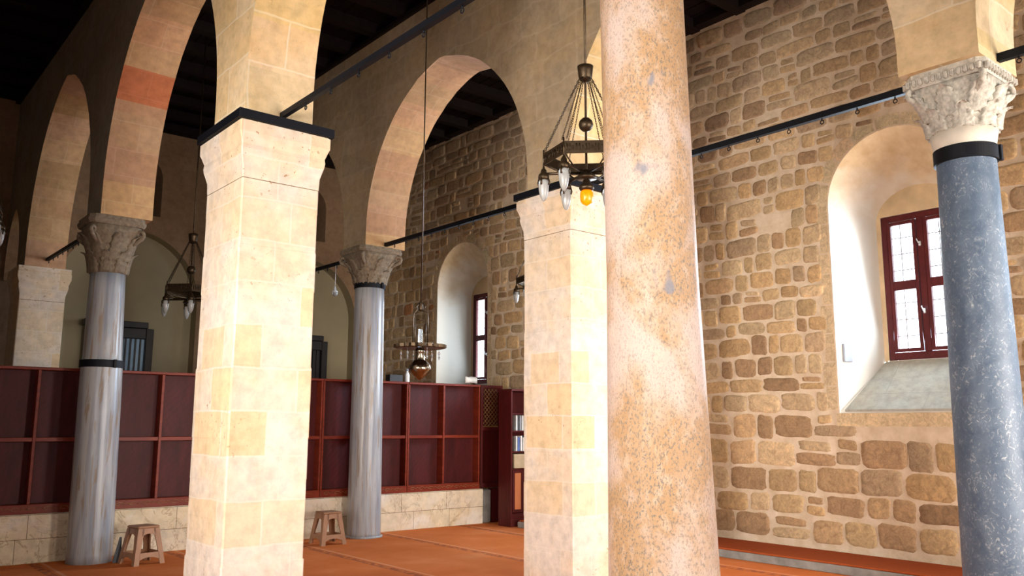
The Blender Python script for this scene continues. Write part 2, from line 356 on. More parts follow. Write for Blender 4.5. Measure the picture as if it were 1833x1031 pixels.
# right wall with four deep arched windows
def in_window(y, z, m):
    for wy in WIN_Y:
        if abs(y - wy) < .83 + m and 1.76 - m < z < 4.35: return True
        if z >= 4.35 and math.hypot(y - wy, z - 4.35) < .83 + m: return True
    return False
mb = MB()
ys = YR
for wy in sorted(WIN_Y):
    mb.quad((XW, ys, 0), (XW, wy - .83, 0), (XW, wy - .83, ZC), (XW, ys, ZC))
    mb.quad((XW, wy - .83, 0), (XW, wy + .83, 0), (XW, wy + .83, 1.76), (XW, wy - .83, 1.76))
    a = opening_arch(wy, .83, 4.35)
    for (y0, z0), (y1, z1) in zip(a, a[1:]): mb.quad((XW, y0, z0), (XW, y1, z1), (XW, y1, ZC), (XW, y0, ZC))
    # splayed reveal: front outline to back outline
    XR = XW + .66
    front = [(wy - .83, 1.76)] + a + [(wy + .83, 1.76)]
    hb = .55; ab = opening_arch(wy, hb, 4.17, rise=.42)
    back = [(wy - hb, 2.38)] + ab + [(wy + hb, 2.38)]
    for i in range(len(front) - 1):
        f0, f1, b0, b1 = front[i], front[i + 1], back[i], back[i + 1]
        mb.quad((XW, *f0), (XW, *f1), (XR, *b1), (XR, *b0), mat=2, smooth=True)
    mb.quad((XW, wy - .83, 1.76), (XW, wy + .83, 1.76), (XR, wy + hb, 2.38), (XR, wy - hb, 2.38), mat=2)
    # stone band behind around the window frame
    fw, z0, z1 = .49, 2.41, 4.25
    XE = XR + .12
    mb.quad((XR, wy - hb, 2.38), (XR, wy + hb, 2.38), (XR, wy + fw, z0), (XR, wy - fw, z0), mat=3)
    for sgn in (-1, 1): mb.quad((XR, wy + sgn * hb, 2.40), (XR, wy + sgn * fw, z0), (XR, wy + sgn * fw, z1), (XR, wy + sgn * hb, z1 - .05), mat=3)
    top = [(wy - hb, z1 - .05)] + ab[1:-1] + [(wy + hb, z1 - .05)]
    n0 = mb.add([(XR, wy - fw, z1), (XR, wy + fw, z1)] + [(XR, p[0], p[1]) for p in reversed(top)]); mb.face(list(range(n0, n0 + 2 + len(top))), mat=3)
    for q in (((wy - fw, z0), (wy - fw, z1)), ((wy + fw, z0), (wy + fw, z1)), ((wy - fw, z0), (wy + fw, z0)), ((wy - fw, z1), (wy + fw, z1))):
        mb.quad((XR, *q[0]), (XR, *q[1]), (XE, *q[1]), (XE, *q[0]), mat=2)
    ys = wy + .83
mb.quad((XW, ys, 0), (XW, YB, 0), (XW, YB, ZC), (XW, ys, ZC))
# rubble stones set in the mortar
rnd = random.Random(5)
PAL = [(.54, .37, .20), (.50, .35, .19), (.47, .31, .17), (.52, .35, .18), (.42, .27, .15), (.55, .40, .24), (.36, .23, .13), (.50, .37, .22), (.50, .33, .17), (.58, .42, .25), (.44, .31, .19)]
def stone(mb, yc, zc, w_, h_, X):
    col = rnd.choice(PAL); f = rnd.uniform(.78, 1.12)
    if rnd.random() < .02 and w_ < .34: col = (.52, .24, .11)
    if rnd.random() < .012 and w_ < .22: col = (.16, .15, .14)
    col = tuple(c * f for c in col)
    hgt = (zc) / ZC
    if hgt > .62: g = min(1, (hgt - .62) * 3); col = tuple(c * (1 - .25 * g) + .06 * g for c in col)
    n = 24; ph = rnd.random() * 10; out = []; p = rnd.uniform(4, 9)
    for i in range(n):
        a = 2 * PI * (i + .5) / n; ca, sa = math.cos(a), math.sin(a)
        r = (abs(ca) ** p + abs(sa) ** p) ** (-1 / p)
        k = 1 + .10 * noise.noise((ca * 2.2 + ph, sa * 2.2, zc)) + .04 * noise.noise((ca * 6 + ph, sa * 6, zc))
        out.append((ca * r * w_ / 2 * k, sa * r * h_ / 2 * k + .015 * ca * math.sin(ph)))
    d = rnd.uniform(.006, .017)
    rings = [[(X - .0, yc + a, zc + b) for a, b in out], [(X - d * .8, yc + a * .95, zc + b * .93) for a, b in out], [(X - d, yc + a * .75, zc + b * .72) for a, b in out]]
    n0 = mb.add([q for r in rings for q in r] )
    for i in range(2):
        for j in range(n):
            a_, b_ = n0 + i * n + j, n0 + i * n + (j + 1) % n
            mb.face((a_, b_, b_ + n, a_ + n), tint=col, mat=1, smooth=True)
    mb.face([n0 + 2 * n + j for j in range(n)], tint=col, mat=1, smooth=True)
z = .17
while z < ZC - .12:
    low = z < 1.7
    h = rnd.uniform(.25, .36) if low else rnd.uniform(.17, .29)
    y = YR + rnd.random() * .3
    while y < YB:
        w_ = rnd.uniform(.26, .62) if low else rnd.choice((rnd.uniform(.17, .30), rnd.uniform(.28, .58)))
        drift = .05 * noise.noise((y * .5, z, 0)) + .03 * noise.noise((y * 2, z, 4))
        gap = rnd.uniform(.015, .048)
        zc = z + h / 2 + drift
        def put(yc, zc, a, b):
            for tr in range(9):
                bad = [sy for sy in (-1, 0, 1) for sz in (-1, 0, 1) if in_window(yc + sy * a / 2, zc + sz * b / 2, .10)]
                if not bad or a < .12: break
                m_ = sum(bad); a -= .05; yc -= .025 * (1 if m_ > 0 else -1)
            if a > .11 and all(not in_window(yc + sy * a / 2, zc + sz * b / 2, .10) for sy in (-1, 0, 1) for sz in (-1, 0, 1)) and zc + b / 2 < ZC - .04 and zc - b / 2 > .12 and rnd.random() > .02:
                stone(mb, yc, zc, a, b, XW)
        r_ = rnd.random()
        hh = (h - rnd.uniform(.012, .032)) * rnd.uniform(.90, 1.0)
        if r_ < .14 and h > .17:
            put(y + w_ / 2, zc - hh * .22, w_ - gap, hh * .46); put(y + w_ / 2, zc + hh * .28, (w_ - gap) * .8, hh * .36)
        else: put(y + w_ / 2, zc, w_ - gap, hh)
        y += w_
    z += h
# dressed blocks around the openings
for wy in WIN_Y:
    n = 9
    for i in range(n):
        a0, a1 = PI * (i + .05) / n, PI * (i + .95) / n
        r0, r1 = .85, 1.00 + rnd.uniform(-.02, .02)
        arc = [(r0, a0), (r0, (a0 + a1) / 2), (r0, a1), (r1, a1), (r1, (a0 + a1) / 2), (r1, a0)]
        col = (.60 * rnd.uniform(.9, 1.05), .45, .29)
        fr = mb.add([(XW - .004, wy - r * math.cos(a), 4.35 + r * math.sin(a)) for r, a in arc]); bk = mb.add([(XW, wy - r * math.cos(a), 4.35 + r * math.sin(a)) for r, a in arc])
        mb.face(list(range(fr, fr + 6)), mat=1, tint=col)
        for j in range(6): mb.face((fr + j, fr + (j + 1) % 6, bk + (j + 1) % 6, bk + j), mat=1, tint=col)
    for sgn in (-1, 1):
        zz = 1.80
        while zz < 4.3:
            h = rnd.uniform(.26, .4); h = min(h, 4.38 - zz); ww = rnd.uniform(.10, .17)
            ya, yb = sorted((wy + sgn * .85, wy + sgn * (.85 + ww))); c_ = rnd.uniform(.52, .60)
            mb.box(XW - .004, XW, ya, yb, zz, zz + h - .015, mat=1, tint=(c_, c_ * .76, c_ * .48)); zz += h
    mb.box(XW - .006, XW, wy - .87, wy + .87, 1.60, 1.755, mat=1, tint=(.62, .47, .29))
struct(mb.build('wall_right', [MAT['mortar'], MAT['stone'], MAT['plaster'], plain('ochre stained reveal stone', (.66, .49, .29), .85, .2, 0, 3.5, .22, .4)], recalc=False))
for i, wy in enumerate(WIN_Y):
    if i == 3: continue
    mb = MB(); s0 = .76
    n0 = mb.add([(XW + .002, wy - s0, 1.775), (XW + .002, wy + s0, 1.775), (XW + .65, wy + .53, 2.385), (XW + .65, wy - .53, 2.385),
                 (XW + .002, wy - s0, 1.80), (XW + .002, wy + s0, 1.80), (XW + .65, wy + .53, 2.405), (XW + .65, wy - .53, 2.405)])
    for q in ((0, 1, 2, 3), (4, 5, 6, 7), (0, 1, 5, 4), (1, 2, 6, 5), (2, 3, 7, 6), (3, 0, 4, 7)): mb.face([n0 + j for j in q], uv=[(mb.v[n0 + j][1] * 1.0, mb.v[n0 + j][0]) for j in q])
    struct(mb.build('trim_%d' % (i + 1), MAT['sill']))

# windows in the right wall
for i, wy in enumerate(WIN_Y):
    root = bpy.data.objects.new('window_%d' % (i + 1), None); C.objects.link(root); root.location = (XW + .70, wy, 2.415); struct(root)
    W2, H2 = .488, 1.83
    mb = MB()
    for a, b, c, d in ((-W2, -W2 + .075, 0, H2), (W2 - .075, W2, 0, H2), (-W2 + .075, W2 - .075, 0, .09), (-W2 + .075, W2 - .075, H2 - .08, H2), (-.045, .045, .09, H2 - .08)):
        mb.box(-.04, .04, a, b, c, d, bev=.006)
    mb.build('window_frame', MAT['win_wood'], root)
    for sgn in (-1, 1):
        mb = MB(); ya, yb = (-W2 + .078, -.048) if sgn < 0 else (.048, W2 - .078)
        for a, b, c, d in ((ya, ya + .045, .095, H2 - .085), (yb - .045, yb, .095, H2 - .085), (ya + .045, yb - .045, .095, .14), (ya + .045, yb - .045, H2 - .13, H2 - .085), (ya + .045, yb - .045, .87, .985)):
            mb.box(-.055, .0, a, b, c, d, bev=.005)
        sash = mb.build('sash', MAT['win_wood'], root)
        for c, d in ((.142, .868), (.987, H2 - .132)):
            m2 = MB(); m2.box(-.022, -.018, ya + .046, yb - .046, c, d); m2.build('pane', MAT['pane'], sash)
    for zz in (.58, 1.42):
        m2 = MB(); m2.box(-.075, -.055, -.012, .012, zz - .03, zz + .03, bev=.003); m2.tube([(-.072, 0, zz), (-.10, .0, zz), (-.105, .02, zz + .06)], .006, 6)
        h = m2.build('window_handle', MAT['white_plastic'], root); h['label'] = 'small white handle'
    mb = MB()                                         # iron grille outside
    for k in range(1, 6): yy = -W2 + k * 2 * W2 / 6; mb.box(.13, .142, yy - .006, yy + .006, -.02, H2 + .02)
    for k in range(0, 9): zz = .1 + k * .21; mb.box(.128, .14, -W2 - .02, W2 + .02, zz - .006, zz + .006)
    mb.build('window_grille', plain('sunlit pale grille %d' % i, (.5, .52, .52), .6), root)

# back wall with arched recesses, niches
mb = MB(); DEP = .55
UN = ((4.68, 1.30, 4.05), (8.30, 1.30, 3.95), (0.9, 1.30, 4.0))
xs = XL
for cx, r, zs in sorted(UN):
    # columns beside the recess and niche above it
    mb.quad((xs, YB, 0), (cx - r, YB, 0), (cx - r, YB, ZC), (xs, YB, ZC))
    a = opening_arch(cx, r, zs, 24)
    nw, n0z, n1z = .47, 5.68, 6.45
    for (x0, z0), (x1, z1) in zip(a, a[1:]):
        mb.quad((x0, YB, z0), (x1, YB, z1), (x1, YB, 5.5), (x0, YB, 5.5))
    mb.quad((cx - r, YB, 5.5), (cx + r, YB, 5.5), (cx + r, YB, n0z), (cx - r, YB, n0z))
    mb.quad((cx - r, YB, n0z), (cx - nw, YB, n0z), (cx - nw, YB, ZC), (cx - r, YB, ZC)); mb.quad((cx + nw, YB, n0z), (cx + r, YB, n0z), (cx + r, YB, ZC), (cx + nw, YB, ZC))
    b = opening_arch(cx, nw, n1z, 14, rise=.45)
    for (x0, z0), (x1, z1) in zip(b, b[1:]): mb.quad((x0, YB, z0), (x1, YB, z1), (x1, YB, ZC), (x0, YB, ZC))
    bb = [(cx - nw, n0z)] + b + [(cx + nw, n0z)]
    for (x0, z0), (x1, z1) in zip(bb, bb[1:] + bb[:1]): mb.quad((x0, YB, z0), (x1, YB, z1), (cx + (x1 - cx) * .8, YB + .5, z1), (cx + (x0 - cx) * .8, YB + .5, z0))
    mb.quad((cx - nw, YB + .5, n0z), (cx + nw, YB + .5, n0z), (cx + nw, YB + .5, n1z + .45), (cx - nw, YB + .5, n1z + .45), tint=(.25, .25, .25))
    full = [(cx - r, 0)] + a + [(cx + r, 0)]
    for (x0, z0), (x1, z1) in zip(full, full[1:]): mb.quad((x0, YB, z0), (x1, YB, z1), (x1, YB + .3, z1), (x0, YB + .3, z0), mat=1)
    n0 = mb.add([(x, YB + .3, z) for x, z in full]); mb.face(list(range(n0, n0 + len(full))), mat=1)
    xs = cx + r
mb.quad((xs, YB, 0), (XW, YB, 0), (XW, YB, ZC), (xs, YB, ZC))
struct(mb.build('wall_back', [MAT['back'], MAT['tymp']]))
# dark niche windows and the doors standing in the recesses
k = 5
for cx, zt in ((4.68, 6.9), (8.30, 6.9)):
    root = bpy.data.objects.new('window_%d' % k, None); C.objects.link(root); root.location = (cx, YB + .42, 5.70); struct(root); k += 1
    mb = MB()
    for a, b, c, d in ((-.36, -.31, 0, .9), (.31, .36, 0, .9), (-.31, .31, 0, .05), (-.31, .31, .85, .9), (-.02, .02, .05, .85)): mb.box(a, b, -.02, .02, c, d)
    mb.build('window_frame', MAT['black_wood'], root)
    mb = MB(); mb.box(-.31, .31, .0, .004, .05, .85); mb.build('pane', MAT['pane_dark'], root)
for i, cx in enumerate((4.56, 8.30)):
    root = bpy.data.objects.new('door_%d' % (i + 1), None); C.objects.link(root); root.location = (cx, YB + .02, 0); struct(root)
    hw, H = .60, 3.42
    mb = MB()
    for a, b, c, d in ((-hw, -hw + .14, 0, H), (hw - .14, hw, 0, H), (-hw + .14, hw - .14, H - .2, H), (-.06, .06, 0, H - .2)): mb.box(a, b, -.1, .1, c, d, bev=.01)
    mb.box(-hw - .06, hw - .12, -.14, .1, H, H + .12, bev=.01)
    mb.build('door_frame', MAT['black_wood'], root)
    mb = MB(); mb.box(-hw + .14, hw - .14, .0, .01, .1, H - .2)
    if i == 0: mb.build('pane', plain('grey blue frosted glass', (.28, .42, .58), .15, .5), root)
    else: mb.build('pane', MAT['black_wood'], root)
    mb = MB()
    for x in (-.38, -.30, -.22, .10, .19, .28, .37): mb.box(x, x + .03, -.03, -.005, .1, H - .2)
    mb.build('glazing_bars', MAT['black_wood'], root)

# rear and left walls
mb = MB(); mb.box(XL, XW + .8, YR - .3, YR, 0, ZC); struct(mb.build('wall_rear', MAT['face_b']))
mb = MB(); mb.box(XL - .3, XL, YR, YB + .5, 0, ZC); struct(mb.build('wall_left', MAT['face_b']))

# ------------------------------------------------------------------ arcades
def arch_pts(y0, y1, zs, zc, e, n=22):
    c = (y0 + y1) / 2; h = (y1 - y0) / 2; R = h + e
    amax = math.acos(e / R); pts = [(y0, zs), (y0, (zs + zc) / 2)]
    for i in range(n + 1):
        a = amax * i / n; pts.append((c + e - R * math.cos(a), zc + R * math.sin(a)))
    for i in range(n - 1, -1, -1):
        a = amax * i / n; pts.append((c - e + R * math.cos(a), zc + R * math.sin(a)))
    pts += [(y1, (zs + zc) / 2), (y1, zs)]
    return pts
def arcade(name, x0, x1, supports, zs, zc, e, ztop, matf, ztilt=0):
    mb = MB(); rn = random.Random(3)
    top = lambda y: ztop
    for (a, b) in supports:
        for x, fl in ((x0, 0), (x1, 0)): mb.quad((x, a, zs), (x, b, zs), (x, b, ztop), (x, a, ztop), mat=0)
        mb.quad((x0, a, zs), (x1, a, zs), (x1, b, zs), (x0, b, zs), mat=1)
    for (a, b), (c, d) in zip(supports, supports[1:]):
        P = arch_pts(b, c, zs, zc, e)
        J = lambda p, s: (p[0], p[1] + (0 if p[1] < zc else .018 * noise.noise((p[0] * 5, p[1] * 5, s * 9.0))))
        PF = [J(p, 1) for p in P]; PK = [J(p, 2) for p in P]
        L = 0; tint = (1, 1, 1); nxt = 0
        for i in range(len(P) - 1):
            p, q = PF[i], PF[i + 1]; pk, qk = PK[i], PK[i + 1]
            dl = math.hypot(q[0] - p[0], q[1] - p[1])
            if L >= nxt:
                nxt = L + .36; f = rn.uniform(.82, 1.12); tint = (f, f * rn.uniform(.94, 1.04), f * rn.uniform(.85, 1.05))
            tt = tint
            if name.endswith('left') and q[0] > 10 and 5.42 < (p[1] + q[1]) / 2 < 5.85 and b < 9: tt = (.95, .52, .40)
            mb.quad((x0, *p), (x0, *q), (x1, *qk), (x1, *pk), mat=1, uv=[(x0, L), (x0, L + dl), (x1, L + dl), (x1, L)], tint=tt, smooth=False)
            L += dl
            if abs(q[0] - p[0]) > 1e-6:
                mb.quad((x0, *p), (x0, *q), (x0, q[0], ztop), (x0, p[0], ztop), mat=0)
                mb.quad((x1, *pk), (x1, *qk), (x1, qk[0], ztop), (x1, pk[0], ztop), mat=0)
    y0, y1 = supports[0][0], supports[-1][1]
    mb.quad((x0, y0, ztop), (x1, y0, ztop), (x1, y1, ztop), (x0, y1, ztop), mat=0)
    mb.quad((x0, y1, zs), (x1, y1, zs), (x1, y1, ztop), (x0, y1, ztop), mat=0)
    for i, f in enumerate(mb.f):                       # dressed blocks around the nearer springings; on left arcade face, painted-in light
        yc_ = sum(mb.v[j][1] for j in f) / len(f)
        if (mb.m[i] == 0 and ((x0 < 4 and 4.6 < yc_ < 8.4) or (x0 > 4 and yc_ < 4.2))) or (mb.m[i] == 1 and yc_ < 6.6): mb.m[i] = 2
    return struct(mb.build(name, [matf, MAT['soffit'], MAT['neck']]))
def sup(hw): return [(REARY - hw, REARY + hw), (NEARY - .28, NEARY + .30), (PIERY - hw, PIERY + hw), (COLY - hw, COLY + hw), (FARY - hw, FARY + hw)]
ZA, ZBB = 4.10, 4.22
SA = [(YR, YR + .05)] + sup(.335) + [(YB - .06, YB + .1)]
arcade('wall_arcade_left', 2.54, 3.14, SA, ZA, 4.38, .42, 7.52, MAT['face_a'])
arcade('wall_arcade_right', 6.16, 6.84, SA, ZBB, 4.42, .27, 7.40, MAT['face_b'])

# necks and piers ----------------------------------------------------
def pier(x0, x1, yc, zt, label, group, band=True):
    hx = (x1 - x0) / 2; cx = (x0 + x1) / 2; hy = .39
    r = thing('stone_pier', (cx, yc, 0), label, 'pier', group)
    # shaft: slightly uneven courses
    mb = MB(); rn = random.Random(int(cx * 100 + yc * 10)); z = 0.0; zb = zt - .50
    rings = []
    while z < zb - .01:
        h = min(rn.uniform(.26, .36), zb - z); j = rn.uniform(-.004, .004)
        for zz in (z + .006, z + h - .006): rings.append((zz, j))
        z += h
    rings[0] = (0, 0)
    def rect(e, zz, b=.012): 
        X, Y = hx + e, hy + e
        return [(-X + b, -Y, zz), (X - b, -Y, zz), (X, -Y + b, zz), (X, Y - b, zz), (X - b, Y, zz), (-X + b, Y, zz), (-X, Y - b, zz), (-X, -Y + b, zz)]
    def ring_faces(mb, rs):
        n0 = mb.add([p for r_ in rs for p in r_]); m = 8
        for i in range(len(rs) - 1):
            for q in range(m): a, b = n0 + i * m + q, n0 + i * m + (q + 1) % m; mb.face((a, b, b + m, a + m))
        mb.face([n0 + 7 - q for q in range(8)]); mb.face([n0 + (len(rs) - 1) * 8 + q for q in range(8)])
    ring_faces(mb, [rect(j, zz) for zz, j in rings]); mb.build('shaft', MAT['pier'], r)
    mb = MB()
    ring_faces(mb, [rect(e, z_, .008) for e, z_ in ((0, zb), (.004, zb + .10), (.03, zb + .20), (.035, zb + .235), (.03, zb + .27), (.05, zb + .33), (.062, zb + .36), (.062, zt - .05), (.05, zt - .045), (.05, zt - .04))])
    mb.build('cornice', MAT['pier'], r)
    if band:
        mb = MB(); ring_faces(mb, [rect(e, z_, .004) for e, z_ in ((.07, zt - .04), (.085, zt - .038), (.085, zt + .035), (.0, zt + .04))]); b = mb.build('iron_band', MAT['iron'], r); b['label'] = 'black iron band'
    else:
        mb = MB(); ring_faces(mb, [rect(e, z_, .004) for e, z_ in ((.05, zt - .04), (.055, zt - .038), (.055, zt + .038), (.0, zt + .04))]); mb.build('top_slab', MAT['pier'], r)
    return r
GP = 'square limestone piers of the arcades'
pier(2.53, 3.20, PIERY, ZA - .042, 'tall sunlit cream stone pier, front left, with black iron band on top', GP)
pier(6.15, 6.86, PIERY, ZBB - .042, 'cream and yellow block pier half hidden behind the pink granite column', GP)
pier(2.50, 3.16, FARY, ZA - .042, 'shaded stone pier at far left edge, behind the red wooden screen', GP, False)
pier(6.15, 6.86, FARY, ZBB - .042, 'stone pier in the dark behind the screen, hidden behind the front pier', GP, False)
for X in (XA, XB):
    pier(X - .34, X + .34, REARY, ZA - .042 if X == XA else ZBB - .042, 'stone pier of the ' + ('left' if X == XA else 'right') + ' arcade behind the viewer', GP)
# imposts carry the arcade wall over piers and columns
def impost(x0, x1, yc, z0, z1, hy=.335, mat='neck', label='', topw=None):
    mb = MB(); mb.box(x0 - .012, x1 + .012, yc - hy - .006, yc + hy + .006, z0, z1); return mb
for nm, x0, x1, zt in (('trim_10', 2.54, 3.14, ZA), ('trim_11', 6.16, 6.84, ZBB)):
    mb = MB()
    for yc in (NEARY, PIERY):
        # dressed blocks facing the springing
        for zz, h, tn in ((zt + .02, .42, (1, .9, .74)), (zt + .45, .38, (1.06, 1.02, .98)), (zt + .84, .36, (1, .96, .9))):
            pass
    # kept in one with the arcade wall
# ------------------------------------------------------------------ columns
def leaf_mesh(mb, ang, bell, z0, h, w0, out, curl):
    """acanthus leaf: ribbed, lobed strip growing up the bell and curling out"""
    na, nc = 9, 6
    for side in (0, 1):
        pass
    grid = []
    for i in range(na + 1):
        t = i / na
        zz = z0 + h * t; off = .024 + out * t ** 2.2; zb_ = zz
        if t > .75: u = (t - .75) / .25; off += curl * u; zz -= curl * .9 * u * u
        ww = w0 * (1 - .75 * t ** 3) * (1 + .18 * math.sin(i * PI * .9))
        row = []
        for j in range(nc + 1):
            s = j / nc * 2 - 1
            rib = .013 * math.cos(s * PI * 3) - .016 * abs(s)
            th = ang + s * ww / (2 * bell(ang, zb_)); rr = bell(th, zb_) + off
            row.append(((rr + rib) * math.cos(th), (rr + rib) * math.sin(th), zz - .012 * abs(s)))
        grid.append(row)
    T = .014
    n0 = mb.add([p for r in grid for p in r]); cnt = (na + 1) * (nc + 1)
    n1 = mb.add([(p[0] * (1 - T / max(.01, math.hypot(p[0], p[1]))), p[1] * (1 - T / max(.01, math.hypot(p[0], p[1]))), p[2]) for r in grid for p in r])
    m = nc + 1
    for i in range(na):
        for j in range(nc):
            a = i * m + j
            mb.face((n0 + a, n0 + a + 1, n0 + a + m + 1, n0 + a + m), smooth=True); mb.face((n1 + a, n1 + a + m, n1 + a + m + 1, n1 + a + 1), smooth=True)
    edge = [i * m for i in range(na + 1)] + [na * m + j for j in range(1, m)] + [i * m + nc for i in range(na - 1, -1, -1)] + [j for j in range(nc - 1, 0, -1)]
    for a, b in zip(edge, edge[1:] + edge[:1]): mb.face((n0 + a, n0 + b, n1 + b, n1 + a), smooth=True)
def sq_ring(s, z, n=32, rnd_=8):
    out = []
    for i in range(n):
        a = 2 * PI * (i + .5) / n; c, sn = math.cos(a), math.sin(a); r = (abs(c) ** rnd_ + abs(sn) ** rnd_) ** (-1 / rnd_)
        out.append((s * r * c, s * r * sn, z))
    return out
def circ(r, z, n=32): return [(r * math.cos(2 * PI * (i + .5) / n), r * math.sin(2 * PI * (i + .5) / n), z) for i in range(n)]
def capital(root, r, hs, z0, z1, mat, dart=False):
    h = z1 - z0; ab = .16 * h if not dart else .24 * h
    mb = MB(); rings = []
    zt = z1 - ab
    for i in range(9):
        t = i / 8; z = z0 + (zt - z0) * t
        c = circ(r * (1 + .25 * t ** 2), z); q = sq_ring(hs * .93, z, 32, 5); k = t ** 1.8
        rings.append([tuple(a * (1 - k) + b * k for a, b in zip(p, s)) for p, s in zip(c, q)])
    mb.loft(rings); cap_ = mb.build('capital', mat, root)
    mb = MB(); mb.loft([sq_ring(hs * .95, zt, 32, 14), sq_ring(hs, zt + ab * .3, 32, 14), sq_ring(hs, zt + ab * .6, 32, 14), sq_ring(hs * .96, zt + ab * .62, 32, 14), sq_ring(hs * .96, z1, 32, 14)], smooth=False)
    if dart:
        n = 12
        for s_ in range(4):
            for i in range(n):
                u = -hs * .86 + 2 * hs * .86 * i / (n - 1)
                x, y = ((u, -hs), (hs, u), (u, hs), (-hs, u))[s_]
                mb.box(x - .014, x + .014, y - .016, y + .016, zt + ab * .12, zt + ab * .62, bev=.008)
    mb.build('abacus', mat, cap_)
    nl = 8
    def bell(th, z):
        t = min(1, max(0, (z - z0) / (zt - z0))); k = t ** 1.8; c_, s_ = abs(math.cos(th)), abs(math.sin(th))
        return (1 - k) * r * (1 + .25 * t * t) + k * hs * .93 * (c_ ** 5 + s_ ** 5) ** -.2
    for i in range(nl):
        mb = MB(); leaf_mesh(mb, 2 * PI * i / nl + PI / 8, bell, z0 + .01, h * .42, 2 * PI * r / nl * .9, .012, .035); mb.build('leaf', mat, cap_, recalc=True)
        mb = MB(); leaf_mesh(mb, 2 * PI * i / nl, bell, z0 + h * .22, h * .54, 2 * PI * r / nl * .95, .014, .04); mb.build('leaf', mat, cap_, recalc=True)
    for i in range(4):                                    # corner volutes
        a = PI / 4 + i * PI / 2; R_ = hs * 1.22; mb = MB()
        pts = [((r * 1.1) * math.cos(a), (r * 1.1) * math.sin(a), z0 + h * .45)]
        for k in range(18):
            th = -PI / 2 + k * .42 ; q = .055 * (1 - k / 22)
            pts.append(((R_ - .03 + q * math.cos(th + .4)) * math.cos(a), (R_ - .03 + q * math.cos(th + .4)) * math.sin(a), z0 + h * .72 + q * math.sin(th + .4)))
        mb.tube(pts, [.028] + [.026 - .0006 * k for k in range(18)], 7); mb.build('volute', mat, cap_)
    return cap_
def column(x, y, prof, mat, label, group, lean=(0, 0), ring=None, cap=None, seg=40, capmat='capital', dart=False, base=None, collar=None):
    r = thing('marble_column' if mat != 'granite' else 'granite_column', (x, y, 0), label, 'column', group)
    mb = MB(); pp = []
    for (r0, z0), (r1, z1) in zip(prof, prof[1:]):
        for i in range(6): t = i / 6; pp.append((r0 + (r1 - r0) * t, z0 + (z1 - z0) * t))
    pp.append(prof[-1]); mb.lathe(pp, (0, 0), seg, lean); mb.build('shaft', MAT[mat], r)
    for rg in (ring or []):
        rr, z0, z1 = rg; zc = (z0 + z1) / 2
        mb = MB(); mb.lathe([(rr + .002, z0), (rr + .016, z0 + .002), (rr + .016, z1 - .002), (rr + .002, z1)], (0, 0), 64, lean, smooth=False)
        a = 0.35 - PI * .5
        cx_, cy_ = lean[0] * zc + (rr + .02) * math.cos(a), lean[1] * zc + (rr + .02) * math.sin(a)
        mb.box(cx_ - .018, cx_ + .018, cy_ - .018, cy_ + .012, z0 - .005, z1 + .005, bev=.004)
        b = mb.build('iron_band', MAT['iron'], r); b['label'] = 'black iron band'
    if collar:
        mb = MB(); mb.lathe(collar, (0, 0), 40, lean); c_ = mb.build('collar', MAT['collar'], r); c_['label'] = 'smooth cream stone collar'
    if cap:
        rr, hs, z0, z1 = cap; c_ = capital(r, rr, hs, z0, z1, MAT[capmat], dart); c_.location = (lean[0] * z0, lean[1] * z0, 0)
    if base:
        mb = MB(); mb.lathe(base, (0, 0), 40); mb.build('base', MAT[mat], r)
    return r
GC = 'marble columns of the arcades'
column(2.80, COLY, [(.248, .0), (.246, .6), (.238, 2.0), (.232, 2.32), (.222, 2.4), (.200, 3.42)], 'streak', 'far left streaked grey marble column with iron band at mid-height', GC, lean=(-.012, 0), ring=[(.234, 2.27, 2.36)], cap=(.205, .335, 3.42, ZA), capmat='capital_grey')
column(6.47, COLY, [(.245, .0), (.242, .4), (.230, 2.0), (.218, 3.70)], 'streak', 'streaked grey marble column in front of the red wooden screen, band under its capital', GC, lean=(-.006, 0), ring=[(.219, 3.62, 3.70)], cap=(.222, .37, 3.68, ZBB), capmat='capital_grey', base=[(.27, 0), (.27, .02), (.255, .03)])
column(6.5, NEARY, [(.245, .0), (.236, .8), (.222, 2.0), (.205, 3.2), (.200, 3.62)], 'blue', 'weathered blue-grey marble column at the right with black band below carved capital', GC, ring=[(.202, 3.53, 3.64)], collar=[(.203, 3.60), (.212, 3.66), (.232, 3.76)], cap=(.222, .295, 3.75, ZBB), dart=True)
column(2.895, 2.45, [(.262, .0), (.250, .5), (.232, .98), (.200, 2.25), (.190, 3.72)], 'granite', 'massive pink speckled granite column in the middle foreground', None, lean=(-.024, 0), ring=[(.192, 3.63, 3.70)], cap=(.20, .335, 3.71, ZA), seg=56)

# ------------------------------------------------------------------ iron tie rods
def tie_rod(x, y0, y1, z0, z1, label, s=.024, step=.32, cat='tie rod'):
    r = thing('tie_rod', (x, (y0 + y1) / 2, (z0 + z1) / 2), label, cat, 'iron tie rods of the arcades')
    mb = MB(); L = (y1 - y0) / 2; dz = (z1 - z0) / 2
    n0 = mb.add([(sx * s, sy * L, sy * dz + sz * s * 1.15) for sy in (-1, 1) for sz in (-1, 1) for sx in (-1, 1)])
    for q in ((0, 2, 3, 1), (4, 5, 7, 6), (0, 1, 5, 4), (2, 6, 7, 3), (0, 4, 6, 2), (1, 3, 7, 5)): mb.face([n0 + i for i in q])
    mb.build('bar', MAT['iron'], r)
    hook = None; y = -L + step * .6
    while y < L - .1:
        zz = dz * y / L
        if hook is None:
            m2 = MB(); m2.tube([(0, .016 * math.cos(a), -.018 - .016 + .016 * math.sin(a)) for a in [k * PI / 6 for k in range(12)]], .0045, 6, closed=True)
            m2.tube([(0, 0, 0), (0, 0, -.02)], .006, 6); hook = m2.build('hook_ring', MAT['iron'], r); hk = hook
        else:
            hk = hook.copy(); C.objects.link(hk); hk.parent = r
        hk.location = (0, y, zz - s * 1.15); y += step
    return r
